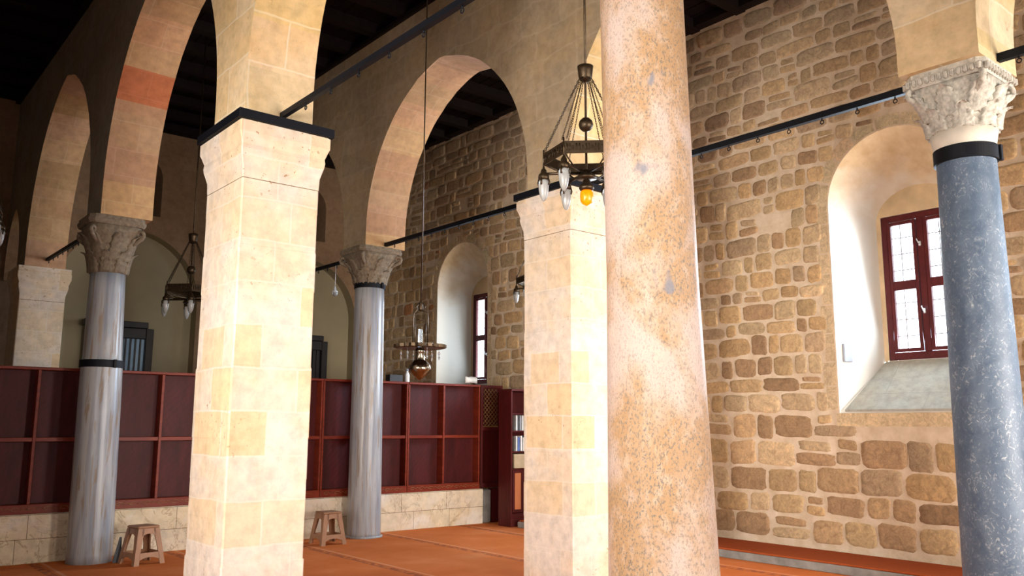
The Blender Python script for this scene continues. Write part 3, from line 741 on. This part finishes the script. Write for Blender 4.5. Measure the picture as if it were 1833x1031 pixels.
tie_rod(XA + .0, NEARY + .305, PIERY - .337, 4.155, 4.155, 'black iron tie rod running from the front left pier up toward the granite column', .02, .42)
tie_rod(XA, COLY + .337, FARY - .337, 4.20, 4.24, 'iron tie rod between the banded far left column and the far left pier', .022)
tie_rod(XB, COLY + .337, FARY - .337, 4.19, 4.20, 'iron tie rod left of the middle marble column, small bulb below it', .022)
tie_rod(XB, PIERY + .337, COLY - .337, 4.245, 4.26, 'long iron tie rod across the middle arch from column capital to pier', .024)
tie_rod(XB, NEARY + .302, PIERY - .337, 4.235, 4.255, 'long iron tie rod across the rubble wall between granite and blue columns', .024)
tie_rod(XB, -1.6, NEARY - .282, 4.27, 4.27, 'short visible end of an iron tie rod at the right edge', .026)

# ------------------------------------------------------------------ platform along the right wall, screen
mb = MB(); mb.box(8.95, XW - .022, YR + .01, 10.62, 0, .09, bev=.006); p = mb.build('stone_platform', MAT['grey_stone'])
tag(p, 'low grey stone platform running along the foot of the rubble wall', 'platform')
mb = MB(); mb.box(8.975, XW - .024, YR + .01, 10.61, .09, .113, bev=.006); p = mb.build('carpet_strip', MAT['carpet_red'])
tag(p, 'red-brown carpet covering the low platform along the rubble wall', 'carpet')

SY = 11.41; PZ = .56; ST = 2.27
mb = MB(); mb.box(-3.5, 8.87, SY, SY + .34, 0, PZ, bev=.006)
tag(mb.build('marble_plinth', MAT['plinth']), 'low cream marble-clad plinth under the red wooden screen', 'plinth')
mb = MB(); mb.box(8.885, 9.06, SY + .02, SY + .34, 0, PZ - .02, bev=.02)  # end of the plinth, coloured grey for the shade on it
tag(mb.build('plinth_end', MAT['grey_stone']), 'small grey right end of the marble plinth, its shade put into the colour', 'plinth end')
posts = [-.05, .68, 1.42, 2.17, 2.89, 3.61, 4.36, 5.12, 5.90, 6.64, 7.38, 8.07, 8.81]
units = [(i, posts[i], posts[i + 1], posts[i + 2]) for i in range(0, 12, 2)]
unit_labels = {0: 'leftmost unit of the dark red wooden screen, in deep shade beyond the left edge',
               2: 'dark red screen unit at far left edge, left of the streaked column',
               4: 'dark red screen unit between the far left column and front pier',
               6: 'dark red screen unit mostly hidden behind the front left pier',
               8: 'dark red screen unit behind and left of the middle marble column',
               10: 'sunlit red screen unit with orange frame, below the hanging oil lamp'}
for i, xa, xm, xb in units:
    r = thing('wooden_screen', ((xa + xb) / 2, SY + .02, PZ), unit_labels[i], 'wooden screen', 'units of the red wooden screen')
    cx = (xa + xb) / 2; a, m, b = xa - cx + .004, xm - cx, xb - cx - .004; H = ST - PZ
    mb = MB()
    mb.box(a, b, .16, .19, .0, H - .03, tint=(1, 1, 1))
    n = 0; x = a + .02
    mb.build('back_panel', MAT['red_wood'], r)
    for u0, u1 in ((a + .03, m - .02), (m + .02, b - .03)):       # diagonal board lines
        for z0, z1 in ((.12, .82), (.90, H - .06)):
            mb = MB(); q = (u1 - u0); s = 0
            k = -q
            while k < (z1 - z0):
                x0_, z0_ = (u0, z0 + k) if k >= 0 else (u0 - k, z0)
                x1_ = min(u1, u0 + (z1 - z0 - k)); z1_ = z0 + k + (x1_ - u0)
                if x1_ - x0_ > .02:
                    d = .004; n0 = mb.add([(x0_, .152, z0_), (x0_ + d, .152, z0_ - d if z0_ > z0 else z0_), (x1_ + d * .5, .152, z1_ - d), (x1_, .152, z1_), (x0_, .162, z0_), (x0_ + d, .162, z0_ - d if z0_ > z0 else z0_), (x1_ + d * .5, .162, z1_ - d), (x1_, .162, z1_)])
                    for f in ((0, 1, 2, 3), (4, 5, 6, 7), (0, 1, 5, 4), (1, 2, 6, 5), (2, 3, 7, 6), (3, 0, 4, 7)): mb.face([n0 + v for v in f], tint=(.6, .5, .5))
                k += .09
            mb.box(u0, u1, .153, .160, z0, z1); mb.build('field_panel', MAT['red_wood'], r)
    for x0, x1 in ((a, a + .028), (m - .017, m + .017), (b - .028, b)):
        mb = MB(); mb.box(x0, x1, 0, .16, .11, H - .035, bev=.003); mb.build('post', MAT['frame_wood'], r)
    for u0, u1 in ((a + .028, m - .017), (m + .017, b - .028)):
        mb = MB(); mb.box(u0, u1, .012, .16, .83, .878, bev=.003); mb.build('mid_rail', MAT['frame_wood'], r)
    mb = MB(); mb.box(a, b, -.012, .20, H - .035, H, bev=.004); mb.build('top_rail', MAT['frame_wood'], r)
    mb = MB(); mb.box(a, b, -.008, .16, .0, .11, bev=.005); br_ = mb.build('bottom_rail', MAT['frame_wood'], r)
    mb = MB(); x = a + .1
    while x < b - .1:
        pts = [(x + .055 * math.cos(t) * (1 - t / 9), -.011, .055 + .028 * math.sin(t * 1.0) * (1 - t / 9)) for t in [k * .5 for k in range(13)]]
        mb.tube(pts, .0035, 5); mb.tube([(x + .05, -.011, .05), (x + .09, -.011, .075), (x + .13, -.011, .05)], .003, 5); x += .17
    g = mb.build('gilt_scrollwork', MAT['gilt'], br_); g['label'] = 'worn gilt scrollwork'
# lattice end panel
r = thing('lattice_panel', (9.06, SY + .02, .13), 'narrow dark red lattice panel closing the right end of the screen', 'wooden panel')
H = ST - .13
mb = MB(); mb.box(-.235, .235, .05, .12, PZ - .12, H - .02); mb.box(.02, .235, .0, .12, -.13, PZ - .14); mb.build('back_panel', MAT['red_wood'], r)
mb = MB()
for x0, x1, z0, z1 in ((-.235, -.19, .44, H), (.19, .235, .44, H), (-.19, .19, .44, .52), (-.19, .19, 1.38, 1.44), (-.19, .19, H - .05, H)): mb.box(x0, x1, 0, .05, z0, z1, bev=.003)
mb.build('frame', MAT['red_wood'], r)
mb = MB()
for k in range(-6, 12):
    for s_ in (1, -1):
        z0 = 1.50 + k * .075; lo, hi = 1.46, H - .06
        t0 = max(0, lo - z0); t1 = min(.30, hi - z0)
        if t1 - t0 > .03: mb.tube([(s_ * (-.15 + t0), .04, z0 + t0), (s_ * (-.15 + t1), .04, z0 + t1)], .006, 4)
mb.box(-.16, .16, .035, .045, 1.44, 1.46); mb.build('lattice', MAT['gilt'], r)

# screen-top items
mb = MB(); mb.box(-.12, .12, -.06, .06, 0, .11, bev=.004); mb.box(-.11, .11, -.063, -.06, .07, .10)
tag(mb.build('small_box', MAT['black_wood'], loc=(7.17, 11.53, ST)), 'small dark box lying on top of the screen left of the oil lamp', 'box')
r = thing('white_bottle', (7.40, 11.52, ST), 'small white bottle standing on top of the screen beside the dark box', 'bottle')
mb = MB(); mb.lathe([(.036, 0), (.04, .01), (.04, .11), (.03, .14), (.018, .16), (.018, .18)], seg=20); mb.build('body', MAT['white_plastic'], r)
mb = MB(); mb.lathe([(.022, .178), (.022, .205), (.015, .21)], seg=16); mb.build('cap', MAT['grey_plastic'], r)
mb = MB(); rings = []
for i in range(8):
    t = i / 7; rings.append([(.11 * math.sqrt(max(.001, 1 - (2 * t - 1) ** 2)) * math.cos(a) * (1 + .25 * noise.noise((a * 2, t * 3, 1))) * .55 + .0, (t - .5) * .3, .05 + .05 * math.sin(a) * (1 + .5 * noise.noise((a * 3, t * 5, 7)))) for a in [2 * PI * k / 14 for k in range(14)]])
mb.loft(rings); cl = mb.build('folded_cloth', MAT['cloth'], loc=(8.69, 11.53, ST + .028)); cl.rotation_euler = (0, 0, PI / 2 + .2)
tag(cl, 'crumpled white cloth on top of the screen below the small window', 'cloth')

# ------------------------------------------------------------------ bookshelf
r = thing('bookshelf', (9.32, 10.86, .13), 'dark red wooden bookshelf with orange-brown cupboard doors in the right corner', 'bookshelf')
W2, D, H = .44, .16, 2.02
mb = MB()
for x0, x1, y0, y1, z0, z1 in ((-W2, -W2 + .03, -D, D, 0, H), (W2 - .03, W2, -D, D, 0, H), (-W2 + .03, W2 - .03, D - .02, D, 0, H), (-W2, W2, -D - .01, D, H, H + .035), (-W2, W2, -D, D, -.13, .0), (-W2 + .03, W2 - .03, -D, D, 0, .08)): mb.box(x0, x1, y0, y1, z0, z1, bev=.003)
mb.build('carcass', MAT['red_wood'], r)
for zz in (.76, 1.03, 1.36, 1.64):
    mb = MB(); mb.box(-W2 + .03, W2 - .03, -D + .005, D - .02, zz, zz + .022); mb.build('shelf', MAT['red_wood'], r)
for k in range(4):
    x0 = -W2 + .035 + k * .204; mb = MB(); mb.box(x0, x0 + .196, -D - .012, -D + .006, .09, .755, bev=.003)
    d = mb.build('door', MAT['red_wood'], r)
    mb = MB(); mb.box(x0 + .035, x0 + .161, -D - .016, -D - .010, .14, .71, bev=.002); q = mb.build('door_panel', MAT['orange_wood'], d); q['label'] = 'orange-brown door panel'
bk_cols = [(.72, .72, .70), (.30, .32, .36), (.70, .70, .66), (.10, .16, .40), (.75, .74, .70), (.35, .12, .08), (.16, .28, .42), (.60, .55, .42)]
names = ['white', 'dark grey', 'off-white', 'dark blue', 'cream', 'maroon', 'blue', 'tan']
bmats = [plain('book cover ' + n, c, .6) for n, c in zip(names, bk_cols)]
def book(x, z, h, tk, ci, label, tilt=0):
    rr = thing('book', (x, 10.84, z), label, 'book', 'books on the corner bookshelf')
    mb = MB(); mb.box(-tk / 2 + .003, tk / 2 - .003, -.07, .07, .004, h - .004); mb.build('pages', MAT['cloth'], rr)
    mb = MB(); mb.box(-tk / 2, -tk / 2 + .003, -.075, .073, 0, h); mb.box(tk / 2 - .003, tk / 2, -.075, .073, 0, h); mb.box(-tk / 2, tk / 2, -.079, -.075, 0, h); mb.build('cover', bmats[ci], rr)
    rr.rotation_euler = (0, tilt, 0)
shelf_name = {0: 'upper', 1: 'lower'}
for row, zz in ((0, .13 + 1.382), (1, .13 + 1.052)):
    seq = [(.00, 0, .27, .028), (.085, 1, .24, .03), (.13, 2, .27, .026), (.175, 4, .25, .03), (.23, 5, .25, .035), (.30, 6, .24, .03), (.36, 7, .26, .035)] if row == 0 else [(.00, 2, .24, .026), (.045, 3, .22, .035), (.10, 0, .26, .03), (.155, 4, .22, .03), (.21, 6, .25, .035), (.27, 1, .24, .03), (.33, 7, .25, .03)]
    pos = ['first', 'second', 'third', 'fourth', 'fifth', 'sixth', 'seventh']
    for k, (dx, ci, h, tk) in enumerate(seq):
        h = min(h, .245)
        book(9.05 + dx, zz + .002, h, tk, ci, '%s book, %s from the left on the %s book shelf of the corner bookcase' % (names[ci], pos[k], shelf_name[row]))
r2 = thing('storage_box', (9.14, 10.82, .13 + .784), 'tan cardboard box on the shelf just above the orange-brown cupboard doors', 'box')
mb = MB(); mb.box(-.19, .19, -.12, .11, 0, .20, bev=.004); mb.build('body', MAT['card'], r2)
mb = MB(); mb.box(-.196, .196, -.126, .116, .185, .225, bev=.004); mb.build('lid', MAT['card'], r2)

# ------------------------------------------------------------------ stools
def stool(x, y, rz, label):
    r = thing('plastic_stool', (x, y, 0), label, 'stool', 'brown plastic stools', rz)
    H, a, b = .43, .125, .188
    f = lambda z: b + (a - b) * z / H
    mb = MB(); mb.box(-a - .008, a + .008, -a - .008, a + .008, H - .028, H, bev=.010); mb.build('seat', MAT['stool'], r)
    def side_pt(k, u, z, inset=0):
        s = f(z) - inset; p = [(u * s, -s), (s, u * s), (-u * s, s), (-s, -u * s)][k]; return (p[0], p[1], z)
    for k in range(4):                                    # corner legs
        mb = MB(); rings = []
        for z in (0, .08, .2, .32, H - .028):
            s = f(z); wdt = .060 if z < .3 else .072; c = [(-1, -1), (1, -1), (1, 1), (-1, 1)][k]; t = .014
            P = [(c[0] * s, c[1] * s), (c[0] * (s - wdt), c[1] * s), (c[0] * (s - wdt), c[1] * (s - t)), (c[0] * (s - t), c[1] * (s - t)), (c[0] * (s - t), c[1] * (s - wdt)), (c[0] * s, c[1] * (s - wdt))]
            if c[0] * c[1] < 0: P = P[::-1]
            rings.append([(p_[0], p_[1], z) for p_ in P])
        mb.loft(rings, smooth=False); mb.build('leg', MAT['stool'], r)
    for k in range(4):
        for z0, z1, u in ((.085, .135, .70), (.345, H - .028, .62)):
            mb = MB(); n = 6
            for i in range(n):
                u0, u1 = -u + 2 * u * i / n, -u + 2 * u * (i + 1) / n
                arc = lambda q: (z0 - .03 * (q / u) ** 2) 
                P = [side_pt(k, u0, arc(u0), .0), side_pt(k, u1, arc(u1), .0), side_pt(k, u1, z1), side_pt(k, u0, z1)]
                Q = [side_pt(k, u0, arc(u0), .012), side_pt(k, u1, arc(u1), .012), side_pt(k, u1, z1, .012), side_pt(k, u0, z1, .012)]
                n0 = mb.add(P + Q)
                for q in ((0, 1, 2, 3), (7, 6, 5, 4), (0, 4, 5, 1), (3, 2, 6, 7)): mb.face([n0 + v for v in q])
                if i == 0: mb.face([n0, n0 + 3, n0 + 7, n0 + 4])
                if i == n - 1: mb.face([n0 + 1, n0 + 5, n0 + 6, n0 + 2])
            mb.build('crossbar' if z0 < .2 else 'apron', MAT['stool'], r)
    return r
stool(3.25, 10.66, math.radians(12), 'brown plastic stool beside the far left streaked marble column')
stool(5.72, 10.80, math.radians(0), 'brown plastic stool between the front pier and the middle marble column')
mb = MB(); mb.loft([[(-.05, -.006, 0), (.05, -.006, 0), (.05, .006, 0), (-.05, .006, 0)], [(-.008, -.005, .29), (.014, -.005, .29), (.014, .005, .29), (-.008, .005, .29)]], smooth=False)
o = mb.build('door_wedge', plain('slate grey metal', (.07, .075, .085), .6), loc=(3.035, 10.86, 0)); o.rotation_euler = (0, .08, 0)  # tapered upright grey piece of unknown use
tag(o, 'slim grey wedge-shaped object upright between the far left column and its stool', 'wedge')

# grey box in the big window's reveal
mb = MB(); mb.box(-.06, .06, -.03, .03, -.115, .115, bev=.008)
o = mb.build('junction_box', MAT['grey_plastic'], loc=(XW + .135, 4.68 + .765, 2.50)); o.rotation_euler = (0, 0, math.radians(-25))
tag(o, 'small grey electrical box on the left reveal of the large window', 'electrical box')

# ------------------------------------------------------------------ chandeliers
def chandelier(loc, scale, label, rot, ztop):
    r = thing('ring_chandelier', loc, label, 'chandelier', 'hanging iron ring chandeliers')
    R_ = .345; ang = [rot + k * PI / 3 for k in range(6)]; zt, zb = .0, -.10
    mb = MB(); mb.tube([(0, 0, -.17), (0, 0, (ztop - loc[2]) / scale)], .010, 8); mb.build('hanging_rod', MAT['bronze'], r)
    mb = MB(); mb.lathe([(.004, .60), (.035, .605), (.055, .64), (.062, .70), (.066, .735), (.055, .74), (.02, .745), (.008, .76)], seg=24); mb.build('bowl_boss', MAT['bronze'], r)
    mb = MB(); mb.lathe([(.004, .175), (.03, .182), (.052, .205), (.060, .235), (.052, .265), (.03, .288), (.004, .295)], seg=24); mb.build('ball', MAT['bronze'], r)
    mb = MB(); P = [(R_ * math.cos(a), R_ * math.sin(a)) for a in ang]
    Q = [(p[0] * .975, p[1] * .975) for p in P]
    mb.loft([[(x, y, zb) for x, y in P], [(x, y, zt) for x, y in P], [(x, y, zt) for x, y in Q], [(x, y, zb) for x, y in Q], [(x, y, zb) for x, y in P]], cap=False, smooth=False)
    for k in range(6):                                   # relief ornament and corner pins
        a_, b_ = Vector((*P[k], 0)), Vector((*P[(k + 1) % 6], 0)); nrm = ((a_ + b_) / 2).normalized()
        for q in range(1, 14):
            c_ = a_.lerp(b_, q / 14) + nrm * .003; hh = .028 if q % 3 else .012
            mb.tube([c_ + Vector((0, 0, -.05 - hh)), c_ + nrm * .004 + Vector((0, 0, -.05)), c_ + Vector((0, 0, -.05 + hh))], .004, 5)
        mb.tube([(*P[k], zb - .02), (*P[k], zt + .03)], [.008, .006], 6)
    mb.build('ring_band', MAT['bronze'], r)
    hz = -.17
    mb = MB(); mb.lathe([(.0, hz + .03), (.035, hz + .02), (.04, hz), (.075, hz - .03), (.085, hz - .05), (.02, hz - .055)], seg=20); mb.build('hub', MAT['bronze'], r)
    for k in range(6):
        mb = MB(); mb.tube([(.03 * math.cos(ang[k]), .03 * math.sin(ang[k]), hz), (P[k][0] * .6, P[k][1] * .6, hz + .01), (P[k][0], P[k][1], zb + .02)], .007, 6)
        mb.tube([(.03 * math.cos(ang[k]), .03 * math.sin(ang[k]), hz), (P[k][0] * .98, P[k][1] * .98, hz + .0)], .012, 5); mb.build('spoke', MAT['bronze'], r)
        for s_ in (-1, 1):                               # chains of real links
            A = Vector((P[k][0] * .97, P[k][1] * .97, zt + .02)) + Vector((-math.sin(ang[k]), math.cos(ang[k]), 0)) * .022 * s_
            B = Vector((.05 * math.cos(ang[k] + s_ * .2), .05 * math.sin(ang[k] + s_ * .2), .63)); d = (B - A); L = d.length; d.normalize()
            u = d.cross(Vector((0, 0, 1))).normalized(); v = d.cross(u); nl = int(L / .021); mb = MB()
            for q in range(nl):
                c_ = A + d * (q + .5) * L / nl; w_ = u if q % 2 else v
                mb.tube([c_ + d * (.0145 * math.cos(t)) + w_ * (.0065 * math.sin(t)) for t in [i * PI / 3 for i in range(6)]], .0022, 4, closed=True)
            mb.build('chain', MAT['bronze'], r)
    def lamp(x, y, z, lit):
        mb = MB(); prof = [(.006, z), (.010, z - .02), (.022, z - .035), (.026, z - .06), (.042, z - .075), (.046, z - .10), (.040, z - .115), (.030, z - .12)]
        if lit: prof = [(p[0] * 1.35, p[1]) for p in prof]
        mb.lathe(prof, (x, y), 18)
        for q in range(4):
            a = q * PI / 2 + .4; k_ = 1.3 if lit else 1
            if not lit: mb.tube([(x + .04 * math.cos(a), y + .04 * math.sin(a), z - .10), (x + .052 * math.cos(a), y + .052 * math.sin(a), z - .14), (x + .044 * math.cos(a), y + .044 * math.sin(a), z - .165)], .007, 6)
        L_ = mb.build('lamp_holder', MAT['bronze'], r)
        s = 1.25 if lit else 1
        mb = MB(); mb.lathe([(.030 * s, z - .115), (.041 * s, z - .135), (.043 * s, z - .17), (.039 * s, z - .21), (.030 * s, z - .255 + (.03 if lit else 0)), (.016 * s, z - .285 + (.05 if lit else 0)), (.003, z - .295 + (.05 if lit else 0))], (x, y), 18)
        g = mb.build('amber_glass' if lit else 'lamp_glass', MAT['amber'] if lit else MAT['glass_white'], L_)
        if lit: g['label'] = 'glowing amber glass shade'
    for k in range(6): lamp(P[k][0], P[k][1], zb - .005, False)
    return r, lamp, hz
c1, lamp, hz = chandelier((4.68, 4.70, 3.78), 1, 'dark brass ring chandelier left of the granite column, one amber lamp glowing', math.radians(15), ZC)
base_children = kids(c1)
c2 = copy_tree(c1); c2.location = (4.3, 12.7, 3.62); c2.scale = (1.1, 1.1, 1.1); c2['label'] = 'unlit dark ring chandelier above the screen left of the front pier'
c3 = copy_tree(c1); c3.location = (1.12, 10.2, 3.86); c3['label'] = 'unlit ring chandelier cut off by the left edge of the picture'
c4 = copy_tree(c1); c4.location = (8.55, 9.65, 3.85); c4['label'] = 'ring chandelier in the right aisle, one white glass showing beside the yellow block pier'
lamp(0, 0, hz - .03, True)
# far copies need no rod above the ceiling
for c_ in (c2,):
    for ch in kids(c_):
        if ch.name.startswith('hanging_rod'): ch.data = ch.data.copy(); [setattr(v, 'co', Vector((v.co.x, v.co.y, min(v.co.z, (ZC - 3.62) / 1.1)))) for v in ch.data.vertices]
for c_ in (c3, c4):
    for ch in kids(c_):
        if ch.name.startswith('hanging_rod'): ch.data = ch.data.copy(); [setattr(v, 'co', Vector((v.co.x, v.co.y, min(v.co.z, ZC - c_.location.z)))) for v in ch.data.vertices]

# hanging oil lamp
r = thing('oil_lamp', (4.68, 7.06, 2.37), 'ornate brass oil lamp with serrated disc hanging on a long cord over the screen', 'hanging lamp')
mb = MB(); mb.tube([(0, 0, .44), (0, 0, ZC - 2.37)], .007, 6); mb.build('cord', MAT['bronze'], r)
mb = MB()
for s_ in (-1, 1):
    a = math.radians(135); d = Vector((math.cos(a), math.sin(a), 0)) * s_
    mb.tube([d * .075 + Vector((0, 0, 0)), d * .075 + Vector((0, 0, .28)), d * .07 + Vector((0, 0, .33)), d * .035 + Vector((0, 0, .37)), d * .045 + Vector((0, 0, .40)), d * .012 + Vector((0, 0, .44))], .006, 6)
    mb.tube([d * .055 + Vector((0, 0, 0)), d * .055 + Vector((0, 0, .27))], .004, 6)
    mb.tube([d * .06 + Vector((0, 0, .33)), d * .02 + Vector((0, 0, .35)), d * .03 + Vector((0, 0, .39)), d * .06 + Vector((0, 0, .36)), d * .075 + Vector((0, 0, .33))], .005, 6)
mb.lathe([(.004, .35), (.02, .355), (.026, .38), (.016, .41), (.02, .43), (.006, .46)], seg=14); mb.box(-.03, .03, -.03, .03, .262, .268)
mb.build('harp', MAT['bronze'], r)
mb = MB(); mb.lathe([(.022, -.02), (.026, .02), (.024, .10), (.021, .17)], seg=18, cap=False); mb.build('chimney', MAT['clear'], r)
mb = MB(); N = 48; rin = []
ro = [.262 if i % 2 else .238 for i in range(N)]
mb.loft([[(.05 * math.cos(2 * PI * i / N), .05 * math.sin(2 * PI * i / N), .0) for i in range(N)], [(.225 * math.cos(2 * PI * i / N), .225 * math.sin(2 * PI * i / N), -.012) for i in range(N)], [(ro[i] * math.cos(2 * PI * i / N), ro[i] * math.sin(2 * PI * i / N), .016) for i in range(N)],
         [(ro[i] * math.cos(2 * PI * i / N), ro[i] * math.sin(2 * PI * i / N), -.014) for i in range(N)], [(.22 * math.cos(2 * PI * i / N), .22 * math.sin(2 * PI * i / N), -.024) for i in range(N)], [(.05 * math.cos(2 * PI * i / N), .05 * math.sin(2 * PI * i / N), -.008) for i in range(N)]], cap=False, smooth=False)
mb.build('serrated_disc', MAT['bronze'], r)
mb = MB(); mb.lathe([(.03, -.01), (.045, -.03), (.05, -.06), (.035, -.075), (.055, -.11), (.045, -.13), (.07, -.15), (.105, -.19), (.112, -.225), (.10, -.25), (.07, -.285), (.035, -.31), (.012, -.33), (.004, -.335)], seg=28); mb.build('oil_font', MAT['brass'], r)
for k in range(6):
    a = 2 * PI * k / 6 + .3; x, y = .19 * math.cos(a), .19 * math.sin(a); mb = MB()
    mb.tube([(x, y, -.018), (x, y, -.05)], .002, 4)
    mb.lathe([(.002, -.05), (.014, -.075), (.003, -.095), (.010, -.11), (.002, -.14)], (x, y), 8, smooth=False)
    mb.build('pendant_drop', MAT['clear'], r)
# small bulb on the tie rod
r = thing('pendant_bulb', (6.5, 12.33, 3.72), 'small white bulb hanging on a wire from the rod left of middle column', 'hanging lamp')
mb = MB(); mb.tube([(0, 0, .08), (0, 0, .445)], .004, 6); mb.build('wire', MAT['white_plastic'], r)
mb = MB(); mb.lathe([(.004, .10), (.014, .09), (.02, .04), (.045, .02), (.048, .0)], seg=18); mb.build('socket', MAT['white_plastic'], r)
mb = MB(); mb.lathe([(.044, .004), (.046, -.02), (.036, -.045), (.016, -.06), (.002, -.062)], seg=18); mb.build('bulb', MAT['glass_white'], r)
